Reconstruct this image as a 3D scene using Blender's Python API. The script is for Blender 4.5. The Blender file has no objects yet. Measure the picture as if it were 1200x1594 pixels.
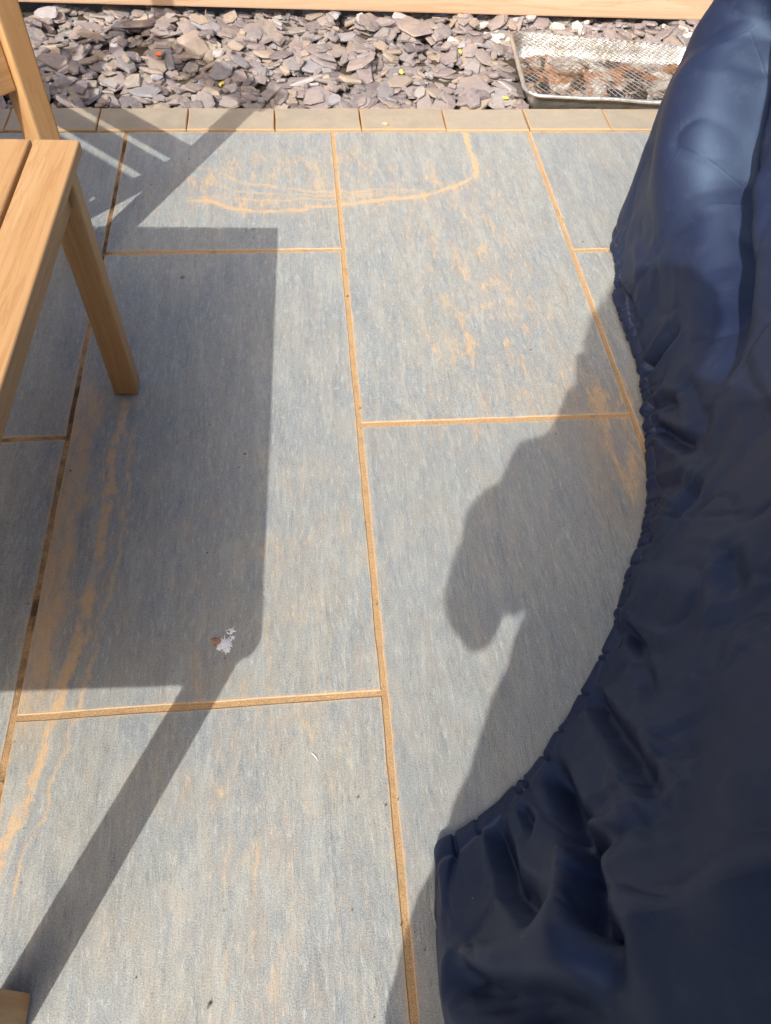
import bpy, bmesh, math, random
import numpy as np
from mathutils import Vector, Matrix, Quaternion

sc = bpy.context.scene
COL = sc.collection
random.seed(7)
RNG = np.random.default_rng(11)

# ------------------------------------------------------------------ camera
def rz(a): return Matrix.Rotation(a, 3, 'Z')
def rx(a): return Matrix.Rotation(a, 3, 'X')
CAM_POS = Vector((-0.1009, -0.4803, 1.2326))
CAM_ROT = rz(-0.15795) @ rx(0.61130) @ rz(0.08304)
cam = bpy.data.cameras.new('camera')
cam_o = bpy.data.objects.new('camera', cam)
COL.objects.link(cam_o)
cam_o.matrix_world = Matrix.Translation(CAM_POS) @ CAM_ROT.to_4x4()
cam.sensor_fit = 'HORIZONTAL'
cam.sensor_width = 36.0
cam.lens = 36.0 * 1183.86 / 1200.0
cam.clip_start = 0.02
cam.clip_end = 500.0
sc.camera = cam_o

# ------------------------------------------------------------------ light
SUN_SHIFT = Vector((0.527, 1.007, -1.0))          # travel of the light per metre of fall
SUN_EL = math.atan2(1.0, math.hypot(0.527, 1.007))
world = bpy.data.worlds.new('World')
sc.world = world
world.use_nodes = True
wn = world.node_tree.nodes
sky = wn.new('ShaderNodeTexSky')
sky.sky_type = 'NISHITA'
sky.sun_disc = False
sky.sun_elevation = SUN_EL
sky.sun_rotation = math.radians(207.6)
sky.air_density = 1.0
sky.dust_density = 6.0
sky.ozone_density = 0.0
world.node_tree.links.new(sky.outputs[0], wn['Background'].inputs[0])
wn['Background'].inputs[1].default_value = 0.15
sun = bpy.data.lights.new('sun', 'SUN')
sun.energy = 3.0
sun.angle = math.radians(0.5)
sun.color = (1.0, 0.965, 0.895)
sun_o = bpy.data.objects.new('sun', sun)
COL.objects.link(sun_o)
sun_o.rotation_euler = SUN_SHIFT.to_track_quat('-Z', 'Y').to_euler()
sun_o.location = (-2, -4, 4)
sc.view_settings.view_transform = 'Standard'
sc.view_settings.look = 'None'
sc.view_settings.exposure = 0.70
sc.view_settings.gamma = 1.0
sc.view_settings.use_curve_mapping = False
sc.cycles.max_bounces = 5
sc.cycles.diffuse_bounces = 3
sc.cycles.glossy_bounces = 2
sc.cycles.transmission_bounces = 0

# ------------------------------------------------------------------ node helper
class NT:
    def __init__(s, name):
        s.m = bpy.data.materials.new(name)
        s.m.use_nodes = True
        s.t = s.m.node_tree
        s.t.nodes.clear()
        s.out = s.t.nodes.new('ShaderNodeOutputMaterial')
    def n(s, typ, ins=None, **kw):
        nd = s.t.nodes.new(typ)
        for k, v in kw.items(): setattr(nd, k, v)
        for k, v in (ins or {}).items(): s.put(nd.inputs[k], v)
        return nd
    def put(s, inp, v):
        if isinstance(v, bpy.types.NodeSocket): s.t.links.new(v, inp)
        elif v is not None:
            try: inp.default_value = v
            except Exception: inp.default_value = (*v, 1.0)
    def math(s, op, a, b=None, c=None, clamp=False):
        nd = s.t.nodes.new('ShaderNodeMath'); nd.operation = op; nd.use_clamp = clamp
        for i, v in enumerate((a, b, c)):
            if v is not None: s.put(nd.inputs[i], v)
        return nd.outputs[0]
    def mix(s, f, a, b, blend='MIX'):
        nd = s.t.nodes.new('ShaderNodeMix'); nd.data_type = 'RGBA'; nd.blend_type = blend
        s.put(nd.inputs[0], f); s.put(nd.inputs[6], a); s.put(nd.inputs[7], b)
        return nd.outputs[2]
    def noise(s, vec, scale, detail=4, rough=0.55, dist=0.0):
        nd = s.n('ShaderNodeTexNoise', {'Scale': scale, 'Detail': detail, 'Roughness': rough, 'Distortion': dist})
        if vec is not None: s.put(nd.inputs['Vector'], vec)
        return nd.outputs['Fac']
    def map(s, vec, scale=(1, 1, 1), loc=(0, 0, 0), rot=(0, 0, 0)):
        nd = s.n('ShaderNodeMapping', {'Scale': scale, 'Location': loc, 'Rotation': rot})
        s.put(nd.inputs['Vector'], vec)
        return nd.outputs[0]
    def ramp(s, f, lo, hi, a=0.0, b=1.0, smooth=True):
        nd = s.n('ShaderNodeMapRange', {'From Min': lo, 'From Max': hi, 'To Min': a, 'To Max': b})
        nd.interpolation_type = 'SMOOTHSTEP' if smooth else 'LINEAR'
        s.put(nd.inputs['Value'], f)
        return nd.outputs[0]
    def pos(s): return s.n('ShaderNodeNewGeometry').outputs['Position']
    def obj(s): return s.n('ShaderNodeTexCoord').outputs['Object']
    def rnd(s): return s.n('ShaderNodeObjectInfo').outputs['Random']
    def attr(s, name): return s.n('ShaderNodeAttribute', attribute_name=name).outputs['Fac']
    def xyz(s, v):
        nd = s.n('ShaderNodeSeparateXYZ'); s.put(nd.inputs[0], v)
        return nd.outputs
    def comb(s, x, y, z):
        nd = s.n('ShaderNodeCombineXYZ')
        for i, v in enumerate((x, y, z)): s.put(nd.inputs[i], v)
        return nd.outputs[0]
    def vadd(s, a, b):
        nd = s.n('ShaderNodeVectorMath', operation='ADD'); s.put(nd.inputs[0], a); s.put(nd.inputs[1], b)
        return nd.outputs[0]
    def curve(s, f, pts, lo, hi):
        """value of a piecewise curve through pts (u, v); v is mapped from lo..hi"""
        us = [p[0] for p in pts]; u0, u1 = min(us), max(us)
        nd = s.n('ShaderNodeFloatCurve')
        cv = nd.mapping.curves[0]
        q = sorted(((u - u0) / (u1 - u0), (v - lo) / (hi - lo)) for u, v in pts)
        cv.points[0].location = q[0]; cv.points[1].location = q[-1]
        for u, v in q[1:-1]: cv.points.new(u, v)
        nd.mapping.update()
        s.put(nd.inputs['Value'], s.ramp(f, u0, u1, 0, 1, False))
        return s.math('MULTIPLY_ADD', nd.outputs[0], hi - lo, lo)
    def band(s, f, a, b, soft):
        return s.math('MULTIPLY', s.ramp(f, a - soft, a + soft), s.ramp(f, b - soft, b + soft, 1, 0))
    def bump(s, h, strength=0.3, dist=0.01, normal=None):
        nd = s.n('ShaderNodeBump', {'Strength': strength, 'Distance': dist})
        s.put(nd.inputs['Height'], h)
        if normal is not None: s.put(nd.inputs['Normal'], normal)
        return nd.outputs[0]
    def bsdf(s, color, rough=0.6, normal=None, metal=0.0, spec=0.5, **kw):
        nd = s.n('ShaderNodeBsdfPrincipled', {'Metallic': metal, 'Specular IOR Level': spec})
        s.put(nd.inputs['Base Color'], color); s.put(nd.inputs['Roughness'], rough)
        if normal is not None: s.put(nd.inputs['Normal'], normal)
        for k, v in kw.items(): s.put(nd.inputs[k], v)
        s.t.links.new(nd.outputs[0], s.out.inputs['Surface'])
        return s.m

# ------------------------------------------------------------------ object helpers
def link(o, parent=None):
    COL.objects.link(o)
    if parent is not None: o.parent = parent
    return o
def mesh_obj(name, verts, faces, mat, parent=None, smooth=False):
    me = bpy.data.meshes.new(name)
    me.from_pydata([tuple(v) for v in verts], [], [tuple(f) for f in faces])
    me.update()
    if smooth: me.polygons.foreach_set('use_smooth', [True] * len(me.polygons))
    if mat: me.materials.append(mat)
    return link(bpy.data.objects.new(name, me), parent)
def bm_obj(name, bm, mat, parent=None, smooth=False):
    me = bpy.data.meshes.new(name)
    bm.normal_update()
    bm.to_mesh(me); bm.free()
    if smooth: me.polygons.foreach_set('use_smooth', [True] * len(me.polygons))
    if mat: me.materials.append(mat)
    return link(bpy.data.objects.new(name, me), parent)
def empty(name, loc=(0, 0, 0), rotz=0.0):
    o = bpy.data.objects.new(name, None)
    o.empty_display_size = 0.1
    o.location = loc; o.rotation_euler = (0, 0, rotz)
    return link(o)
def tag(o, label=None, cat=None, group=None, kind=None):
    if label: o['label'] = label
    if cat: o['category'] = cat
    if group: o['group'] = group
    if kind: o['kind'] = kind
    return o
def box_bm(x0, x1, y0, y1, z0, z1, bev=0.0, seg=2):
    bm = bmesh.new()
    bmesh.ops.create_cube(bm, size=1.0)
    for v in bm.verts:
        v.co = Vector((x0 + (v.co.x + .5) * (x1 - x0), y0 + (v.co.y + .5) * (y1 - y0), z0 + (v.co.z + .5) * (z1 - z0)))
    if bev: bmesh.ops.bevel(bm, geom=bm.edges[:], offset=bev, segments=seg, affect='EDGES', profile=0.6)
    return bm

# ------------------------------------------------------------------ materials
SAND = (0.50, 0.30, 0.135)
def mat_slab():
    m = NT('porcelain_paving')
    P = m.pos(); px, py, pz = m.xyz(P)
    r = m.rnd()
    off = m.comb(m.math('MULTIPLY', r, 37.0), m.math('MULTIPLY', r, 91.0), 0.0)
    V = m.vadd(P, off)
    big = m.noise(m.map(V, (2.6, 1.3, 1)), 2.2, 3, 0.6, 0.5)
    streak = m.noise(m.map(V, (21, 3.6, 1)), 1.7, 4, 0.68, 0.3)
    fine = m.noise(m.map(V, (75, 17, 1)), 2.0, 4, 0.75, 0.2)
    grain = m.noise(V, 420, 2, 0.7)
    c = m.mix(m.ramp(big, 0.36, 0.64), (0.220, 0.250, 0.264), (0.260, 0.272, 0.254))
    c = m.mix(m.ramp(streak, 0.47, 0.66, 0, 0.75), c, (0.335, 0.352, 0.33))
    c = m.mix(m.ramp(streak, 0.46, 0.30, 0, 0.65), c, (0.150, 0.172, 0.190))
    c = m.mix(m.ramp(fine, 0.53, 0.66, 0, 0.75), c, (0.41, 0.415, 0.395))
    c = m.mix(m.ramp(fine, 0.46, 0.33, 0, 0.65), c, (0.128, 0.143, 0.153))
    c = m.mix(m.ramp(grain, 0.40, 0.72, 0.0, 0.48), c, (0.48, 0.49, 0.48))
    c = m.mix(m.ramp(grain, 0.46, 0.28, 0.0, 0.5), c, (0.13, 0.14, 0.145))
    c = m.mix(m.ramp(r, 0, 1, 0.0, 0.22), c, (0.20, 0.215, 0.22))
    # ---- sandy residue: general flecks running with the grain, heavier in places
    dens_a = m.math('MULTIPLY', m.band(px, 0.14, 0.52, 0.12), m.band(py, 0.55, 1.62, 0.25))
    dens_b = m.math('MULTIPLY', m.band(px, -0.40, -0.02, 0.14), m.band(py, -0.75, 0.5, 0.2))
    dens_c = m.math('MULTIPLY', m.band(px, -0.62, -0.45, 0.06), m.band(py, 0.0, 0.72, 0.10))
    dens_d = m.math('MULTIPLY', m.band(px, -0.48, 0.12, 0.10), m.band(py, 1.36, 1.68, 0.08))
    dens_e = m.math('MULTIPLY', m.band(px, 0.50, 0.70, 0.05), m.band(py, 0.35, 0.74, 0.07))
    dens = m.math('ADD', m.math('MULTIPLY', dens_a, 0.75), m.math('MULTIPLY', dens_b, 0.50))
    dens = m.math('ADD', dens, m.math('MULTIPLY', dens_c, 0.7))
    dens = m.math('ADD', dens, m.math('MULTIPLY', dens_d, 0.75))
    dens = m.math('ADD', dens, m.math('MULTIPLY', dens_e, 0.9))
    dens = m.math('ADD', dens, 0.18)
    fl = m.noise(m.map(V, (15, 5.0, 1), (11, 5, 0)), 2.0, 5, 0.74, 0.5)
    fl2 = fine
    thr = m.math('MULTIPLY_ADD', dens, -0.17, 0.74)
    fleck = m.math('SUBTRACT', m.math('MULTIPLY_ADD', fl2, 0.35, m.math('MULTIPLY', fl, 0.72)), thr)
    fleck = m.ramp(fleck, -0.03, 0.08)
    # ---- tide lines left by rain water
    W = m.math('MULTIPLY', m.math('SUBTRACT', m.noise(P, 11.0, 6, 0.70), 0.5), 0.060)
    brk = m.ramp(m.noise(m.map(P, (6, 10, 1)), 2.0, 3, 0.7), 0.36, 0.56)
    def tide(u, v, pts, wid, lo, hi, u0, u1, soft=0.5, br=True):
        cv = m.curve(u, pts, lo, hi)
        d = m.math('ABSOLUTE', m.math('SUBTRACT', m.math('ADD', v, W), cv))
        k = m.ramp(d, wid, wid * soft, 0, 1)
        k = m.math('MULTIPLY', k, m.band(u, u0, u1, 0.03))
        return m.math('MULTIPLY', k, m.math('MULTIPLY_ADD', brk, 0.75, 0.25)) if br else k
    arc = [(-0.36, 1.43), (-0.274, 1.39), (-0.171, 1.378), (-0.05, 1.395), (0.06, 1.417), (0.203, 1.436), (0.30, 1.470), (0.36, 1.505), (0.405, 1.56)]
    k1 = tide(px, py, arc, 0.0125, 1.2, 1.8, -0.40, 0.405, 0.3)
    up = [(1.50, 0.392), (1.56, 0.405), (1.62, 0.413), (1.70, 0.402), (1.775, 0.40)]
    kw = m.math('MULTIPLY', tide(px, py, arc, 0.040, 1.2, 1.8, -0.40, 0.405, 0.1), m.ramp(fine, 0.40, 0.62, 0.05, 0.42))
    k2 = tide(py, px, up, 0.012, 0.2, 0.6, 1.53, 1.80, 0.3, False)
    arc2 = [(-0.42, 1.60), (-0.368, 1.585), (-0.259, 1.515), (-0.135, 1.480), (-0.01, 1.463), (0.134, 1.471), (0.26, 1.478)]
    k3 = tide(px, py, arc2, 0.010, 1.2, 1.8, -0.40, 0.22, 0.1)
    arc3 = [(-0.40, 1.46), (-0.30, 1.435), (-0.1, 1.43), (0.1, 1.448), (0.3, 1.48)]
    k6 = tide(px, py, arc3, 0.007, 1.2, 1.8, -0.36, 0.12, 0.1)
    st = [(-0.28, -0.595), (-0.181, -0.579), (-0.117, -0.562), (-0.038, -0.551), (0.037, -0.537), (0.129, -0.527), (0.283, -0.512), (0.399, -0.506), (0.526, -0.508), (0.666, -0.50)]
    k4 = tide(py, px, st, 0.0125, -0.8, -0.3, -0.26, 0.69, 0.3)
    arc4 = [(-0.40, 1.53), (-0.28, 1.475), (-0.1, 1.452), (0.1, 1.455), (0.25, 1.47)]
    k7 = tide(px, py, arc4, 0.006, 1.2, 1.8, -0.38, 0.2, 0.1)
    st2 = [(p[0], p[1] + 0.035) for p in st]
    k5 = m.math('MULTIPLY', tide(py, px, st2, 0.006, -0.8, -0.3, -0.3, 0.62, 0.1), 0.7)
    side = m.math('MULTIPLY', m.band(m.math('ADD', px, m.math('MULTIPLY', W, 0.8)), -0.602, -0.557, 0.016), m.band(py, -0.02, 0.75, 0.08))
    tides = m.math('MAXIMUM', m.math('MAXIMUM', k1, k2), m.math('MAXIMUM', m.math('MULTIPLY', k3, 0.7), m.math('MAXIMUM', k4, k5)))
    tides = m.math('MAXIMUM', tides, m.math('MULTIPLY', m.math('MAXIMUM', k6, k7), 0.75))
    tides = m.math('MAXIMUM', tides, m.math('MULTIPLY', side, m.ramp(fl, 0.34, 0.58, 0.25, 0.85)))
    tides = m.math('MAXIMUM', tides, kw)
    # ---- haze of sand smeared over the edges beside the joints
    e = m.attr('edge')
    en = m.noise(P, 26, 3, 0.7)
    edge = m.ramp(m.math('ADD', e, m.math('MULTIPLY', m.math('SUBTRACT', en, 0.5), 1.3)), 0.55, 1.15, 0, 0.6)
    wash_n = fl
    wash = m.math('MULTIPLY', m.ramp(wash_n, 0.38, 0.68), m.math('MULTIPLY_ADD', dens, 0.32, 0.08), clamp=True)
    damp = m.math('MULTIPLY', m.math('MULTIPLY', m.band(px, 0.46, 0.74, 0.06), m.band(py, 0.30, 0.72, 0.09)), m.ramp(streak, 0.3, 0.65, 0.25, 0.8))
    sand_c = m.mix(grain, (0.44, 0.285, 0.14), (0.66, 0.46, 0.27))
    c = m.mix(wash, c, (0.44, 0.335, 0.215))
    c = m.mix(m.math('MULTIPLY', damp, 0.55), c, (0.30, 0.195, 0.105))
    c = m.mix(m.math('MULTIPLY', fleck, 0.58), c, sand_c)
    c = m.mix(m.math('MULTIPLY', tides, 0.85), c, sand_c)
    c = m.mix(edge, c, sand_c)
    # a few dark specks
    vor = m.n('ShaderNodeTexVoronoi', {'Scale': 14.0}); m.put(vor.inputs['Vector'], P)
    speck = m.math('MULTIPLY', m.ramp(vor.outputs['Distance'], 0.055, 0.03), m.ramp(m.noise(P, 5.0, 2), 0.55, 0.6))
    c = m.mix(m.math('MULTIPLY', speck, 0.8), c, (0.06, 0.05, 0.045))
    h = m.math('ADD', m.math('MULTIPLY', streak, 0.8), m.math('MULTIPLY', grain, 0.22))
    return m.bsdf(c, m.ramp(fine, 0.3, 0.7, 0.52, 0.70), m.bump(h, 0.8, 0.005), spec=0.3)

def mat_sand():
    m = NT('jointing_sand')
    P = m.pos(); px, py, pz = m.xyz(P)
    g = m.noise(P, 420, 4, 0.75)
    b = m.noise(P, 22, 4, 0.6)
    c = m.mix(m.ramp(g, 0.3, 0.7), (0.38, 0.235, 0.115), (0.62, 0.41, 0.215))
    c = m.mix(m.ramp(b, 0.5, 0.75, 0, 0.5), c, (0.26, 0.155, 0.08))
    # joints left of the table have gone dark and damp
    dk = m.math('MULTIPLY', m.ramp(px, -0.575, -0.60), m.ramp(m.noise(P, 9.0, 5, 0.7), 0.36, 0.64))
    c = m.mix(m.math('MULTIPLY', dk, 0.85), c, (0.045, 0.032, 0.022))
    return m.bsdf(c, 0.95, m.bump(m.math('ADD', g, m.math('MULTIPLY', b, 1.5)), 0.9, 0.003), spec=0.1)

def mat_kerb():
    m = NT('kerb_concrete')
    P = m.pos(); r = m.rnd()
    V = m.vadd(P, m.comb(m.math('MULTIPLY', r, 13.0), m.math('MULTIPLY', r, 29.0), 0.0))
    a = m.noise(m.map(V, (1, 1, 1)), 14, 5, 0.6)
    g = m.noise(P, 480, 3, 0.7)
    s = m.noise(m.map(V, (4, 22, 4)), 2.0, 5, 0.65, 0.4)
    c = m.mix(m.ramp(r, 0, 1), (0.275, 0.235, 0.178), (0.32, 0.28, 0.222))
    c = m.mix(m.ramp(a, 0.35, 0.7, 0, 0.7), c, (0.38, 0.305, 0.215))
    c = m.mix(m.ramp(s, 0.55, 0.75, 0, 0.5), c, (0.25, 0.225, 0.195))
    c = m.mix(m.ramp(g, 0.3, 0.75, 0, 0.35), c, (0.46, 0.42, 0.36))
    e = m.attr('edge')
    c = m.mix(m.ramp(m.math('ADD', e, m.math('MULTIPLY', a, 0.8)), 0.9, 1.4, 0, 0.6), c, (0.45, 0.29, 0.15))
    return m.bsdf(c, 0.85, m.bump(m.math('ADD', g, m.math('MULTIPLY', a, 3.0)), 0.5, 0.0025), spec=0.25)

def mat_slate():
    m = NT('slate_chip')
    P = m.pos()
    r = m.math('FRACT', m.math('ADD', m.rnd(), m.attr('rnd')))
    r2 = m.math('FRACT', m.math('MULTIPLY', r, 17.31))
    cr = m.n('ShaderNodeValToRGB'); m.put(cr.inputs[0], r)
    cols = [(0.0, (0.110, 0.092, 0.102)), (0.14, (0.195, 0.158, 0.164)), (0.32, (0.158, 0.150, 0.162)), (0.48, (0.24, 0.195, 0.182)),
            (0.64, (0.205, 0.172, 0.178)), (0.76, (0.28, 0.218, 0.165)), (0.87, (0.23, 0.23, 0.255)), (0.95, (0.36, 0.35, 0.38))]
    cr.color_ramp.interpolation = 'CONSTANT'
    el = cr.color_ramp.elements
    el[0].position, el[0].color = cols[0][0], (*cols[0][1], 1)
    el[1].position, el[1].color = cols[1][0], (*cols[1][1], 1)
    for p_, c_ in cols[2:]:
        q = el.new(p_); q.color = (*c_, 1)
    n1 = m.noise(P, 70, 4, 0.65); n2 = m.noise(P, 300, 2, 0.7)
    c = m.mix(m.ramp(n1, 0.3, 0.7, 0, 0.45), cr.outputs[0], (0.30, 0.258, 0.245))
    c = m.mix(m.ramp(n2, 0.35, 0.75, 0, 0.25), c, (0.40, 0.38, 0.37))
    # dry sandy dust lying on the chips, thicker in patches
    nz = m.xyz(m.n('ShaderNodeNewGeometry').outputs['Normal'])[2]
    px, py, pz = m.xyz(P)
    dl = m.ramp(px, 0.1, -0.6, 0.50, 1.0)
    dust = m.math('MULTIPLY', m.ramp(m.noise(P, 7.5, 4, 0.6), 0.38, 0.68), m.ramp(m.math('ADD', m.math('MULTIPLY', nz, 0.6), m.math('MULTIPLY', r2, 0.6)), 0.5, 1.1))
    dust = m.math('MULTIPLY', dust, m.math('MULTIPLY', dl, m.ramp(n1, 0.25, 0.6, 0.45, 1)))
    c = m.mix(m.math('MULTIPLY', dust, 0.85), c, (0.46, 0.375, 0.275))
    return m.bsdf(c, 0.78, m.bump(m.math('ADD', m.math('MULTIPLY', n1, 1.5), n2), 0.5, 0.003), spec=0.3)

def mat_soil():
    m = NT('dark_soil')
    P = m.pos(); a = m.noise(P, 60, 6, 0.7)
    c = m.mix(a, (0.035, 0.028, 0.022), (0.13, 0.10, 0.075))
    return m.bsdf(c, 0.95, m.bump(a, 0.8, 0.01), spec=0.1)

def mat_white_stone():
    m = NT('white_stone')
    P = m.pos(); a = m.noise(P, 55, 5, 0.6)
    c = m.mix(m.ramp(a, 0.3, 0.7), (0.42, 0.39, 0.34), (0.66, 0.64, 0.60))
    return m.bsdf(c, 0.8, m.bump(a, 0.5, 0.006), spec=0.3)

def wood(name, dark, mid, light, axis, ring=1.0, rough=0.5, knots=True, use_pos=False):
    m = NT(name)
    O = m.pos() if use_pos else m.obj()
    r = m.rnd()
    V = m.vadd(O, m.comb(m.math('MULTIPLY', r, 7.3), m.math('MULTIPLY', r, 3.1), m.math('MULTIPLY', r, 5.7)))
    sc_ = [16.0, 16.0, 16.0]; sc_[axis] = 0.9
    g = m.noise(m.map(V, tuple(k * ring for k in sc_)), 1.5, 6, 0.62, 0.9)
    sc2 = [120.0, 120.0, 120.0]; sc2[axis] = 3.5
    f = m.noise(m.map(V, tuple(sc2)), 1.3, 4, 0.7, 0.2)
    c = m.mix(m.ramp(g, 0.34, 0.66), mid, light)
    ringv = m.math('FRACT', m.math('MULTIPLY', g, 7.0))
    c = m.mix(m.math('MULTIPLY', m.ramp(ringv, 0.72, 1.0), 0.35), c, dark)
    c = m.mix(m.ramp(f, 0.5, 0.74, 0, 0.45), c, dark)
    c = m.mix(m.ramp(r, 0, 1, 0.0, 0.16), c, dark)
    n = m.bump(m.math('ADD', m.math('MULTIPLY', f, 0.6), m.math('MULTIPLY', ringv, 0.15)), 0.25, 0.0025)
    return m.bsdf(c, m.ramp(f, 0.3, 0.7, rough, rough + 0.15), n, spec=0.35)

def mat_cover():
    m = NT('navy_cover_fabric')
    O = m.obj()
    P = m.pos()
    a = m.noise(P, 5.0, 4, 0.55)
    cr = m.noise(m.map(P, (30, 30, 9), rot=(0.2, 0.1, 0)), 1.3, 4, 0.65, 1.4)
    cr2 = m.noise(m.map(P, (16, 16, 5), rot=(0.3, 0.2, 0.2)), 1.2, 2, 0.5, 0.8)
    crease = m.math('ABSOLUTE', m.math('SUBTRACT', cr2, 0.5))
    crease = m.ramp(crease, 0.0, 0.03, 1, 0)
    wv = m.noise(P, 1500, 2, 0.5)
    c = m.mix(m.ramp(a, 0.35, 0.65), (0.0110, 0.0150, 0.041), (0.0140, 0.0185, 0.047))
    c = m.mix(m.ramp(m.noise(P, 33, 4, 0.7), 0.5, 0.8, 0, 0.15), c, (0.09, 0.10, 0.13))
    sp = m.n('ShaderNodeTexVoronoi', {'Scale': 22.0}); m.put(sp.inputs['Vector'], P)
    lint = m.math('MULTIPLY', m.ramp(sp.outputs['Distance'], 0.045, 0.02), m.ramp(m.noise(P, 4.0, 2), 0.56, 0.6))
    c = m.mix(m.math('MULTIPLY', lint, 0.6), c, (0.35, 0.33, 0.32))
    seam = m.attr('seam')
    c = m.mix(m.math('MULTIPLY', seam, 0.35), c, (0.17, 0.17, 0.20))
    vd = m.n('ShaderNodeTexVoronoi', {'Scale': 4.2}, feature='DISTANCE_TO_EDGE')
    m.put(vd.inputs['Vector'], m.map(P, (1, 1, 0.75), rot=(0.4, 0.2, 0.3)))
    vcre = m.math('MULTIPLY', m.ramp(vd.outputs['Distance'], 0.0, 0.016, 1, 0), 0.12)
    h = m.math('ADD', m.math('ADD', vcre, m.math('MULTIPLY', cr, 0.24)), m.math('MULTIPLY', wv, 0.03))
    return m.bsdf(c, m.ramp(a, 0.3, 0.7, 0.52, 0.60), m.bump(h, 0.26, 0.006), spec=0.6, **{'Specular Tint': (0.45, 0.68, 1.0, 1)})

def mat_foil():
    m = NT('aluminium_foil')
    P = m.pos()
    a = m.noise(P, 45, 5, 0.65); b = m.noise(P, 12, 4, 0.6)
    c = m.mix(m.ramp(b, 0.45, 0.75), (0.72, 0.71, 0.68), (0.42, 0.36, 0.27))
    c = m.mix(m.ramp(a, 0.62, 0.78, 0, 0.75), c, (0.16, 0.11, 0.07))
    return m.bsdf(c, 0.38, m.bump(a, 0.5, 0.008), metal=0.85)
def mat_wire():
    m = NT('galvanised_wire')
    P = m.pos(); a = m.noise(P, 14, 4, 0.65)
    c = m.mix(m.ramp(a, 0.42, 0.62), (0.42, 0.41, 0.39), (0.17, 0.11, 0.07))
    return m.bsdf(c, 0.5, metal=0.75)
def mat_ash():
    m = NT('spent_ash')
    P = m.pos(); px, py, pz = m.xyz(P)
    a = m.noise(P, 26, 6, 0.7); b = m.noise(m.map(P, (1, 1, 1), (5, 2, 0)), 9, 5, 0.65, 0.8); d = m.noise(m.map(P, (1, 1, 1), (2, 9, 0)), 12, 5, 0.65, 0.6)
    c = m.mix(m.ramp(a, 0.3, 0.7), (0.22, 0.20, 0.18), (0.58, 0.54, 0.48))
    c = m.mix(m.ramp(b, 0.42, 0.58, 0, 0.92), c, (0.30, 0.135, 0.055))
    c = m.mix(m.ramp(d, 0.48, 0.60, 0, 0.94), c, (0.045, 0.034, 0.028))
    return m.bsdf(c, 0.95, m.bump(a, 0.9, 0.012), spec=0.1)
def plain(name, col, rough=0.6, metal=0.0, scale=40, var=0.25):
    m = NT(name)
    a = m.noise(m.pos(), scale, 4, 0.6)
    c = m.mix(m.ramp(a, 0.3, 0.7), tuple(k * (1 - var) for k in col), tuple(min(1, k * (1 + var)) for k in col))
    return m.bsdf(c, rough, m.bump(a, 0.2, 0.002), metal=metal)

M_SLAB, M_SAND, M_KERB, M_SLATE, M_SOIL, M_WST = mat_slab(), mat_sand(), mat_kerb(), mat_slate(), mat_soil(), mat_white_stone()
W_D, W_M, W_L = (0.28, 0.132, 0.05), (0.385, 0.215, 0.090), (0.45, 0.282, 0.135)
M_WOOD = [wood('acacia_wood_grain_%s' % 'xyz'[a], W_D, W_M, W_L, a) for a in range(3)]
M_TIMBER = wood('sleeper_timber', (0.34, 0.20, 0.11), (0.44, 0.29, 0.185), (0.53, 0.375, 0.26), 0, 0.8, 0.75)

# ------------------------------------------------------------------ ground and patio
g = mesh_obj('ground', [(-200, -200, -0.09), (200, -200, -0.09), (200, 200, -0.09), (-200, 200, -0.09)], [(0, 1, 2, 3)], M_SOIL)
tag(g, 'bare brown earth around the patio', 'ground', kind='structure')

JW = 0.0092                     # joint width
PX, PY = 0.606, 1.206           # slab pitch
Y_KERB = 1.7815
patio = mesh_obj('patio', [(-2.45, -3.1, -0.0018), (2.45, -3.1, -0.0018), (2.45, Y_KERB, -0.0018), (-2.45, Y_KERB, -0.0018),
                           (-2.45, -3.1, -0.08), (2.45, -3.1, -0.08), (2.45, Y_KERB, -0.08), (-2.45, Y_KERB, -0.08)],
                 [(0, 1, 2, 3), (1, 0, 4, 5), (2, 1, 5, 6), (3, 2, 6, 7), (0, 3, 7, 4)], M_SAND)
tag(patio, 'grey patio paving with orange sand joints', 'patio', kind='structure')
slab_cache = {}
def ring_block(w, l, t, ch, inset):
    """a flat block with chamfered arrises and an inset ring carrying the edge attribute"""
    hw, hl = w / 2, l / 2
    r = random.Random(int(w * 1000 + l * 7000))
    ns = [max(2, int(w / .05)), max(2, int(l / .05))] * 2
    base = []
    cs = [(-hw, -hl), (hw, -hl), (hw, hl), (-hw, hl)]
    for s in range(4):
        a, b = cs[s], cs[(s + 1) % 4]
        for k in range(ns[s]):
            f_ = k / ns[s]
            jit = 0 if k == 0 else r.uniform(-.0011, .0006)
            nx, ny = ((0, -1), (1, 0), (0, 1), (-1, 0))[s]
            base.append((a[0] + (b[0] - a[0]) * f_ + nx * jit, a[1] + (b[1] - a[1]) * f_ + ny * jit))
    n = len(base)
    def ring(d, z):
        return [(x * (1 - d / hw), y * (1 - d / hl), z) for x, y in base]
    vs = ring(0, -t) + ring(0, -ch) + ring(ch, 0) + ring(inset, 0)
    fs = []
    for k in range(3):
        for i in range(n):
            j = (i + 1) % n
            fs.append((k * n + i, k * n + j, k * n + n + j, k * n + n + i))
    fs.append(tuple(range(3 * n, 4 * n)))
    me = bpy.data.meshes.new('slab')
    me.from_pydata(vs, [], fs); me.update()
    at = me.attributes.new('edge', 'FLOAT', 'POINT')
    at.data.foreach_set('value', [1.0] * (3 * n) + [0.0] * n)
    return me
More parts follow.
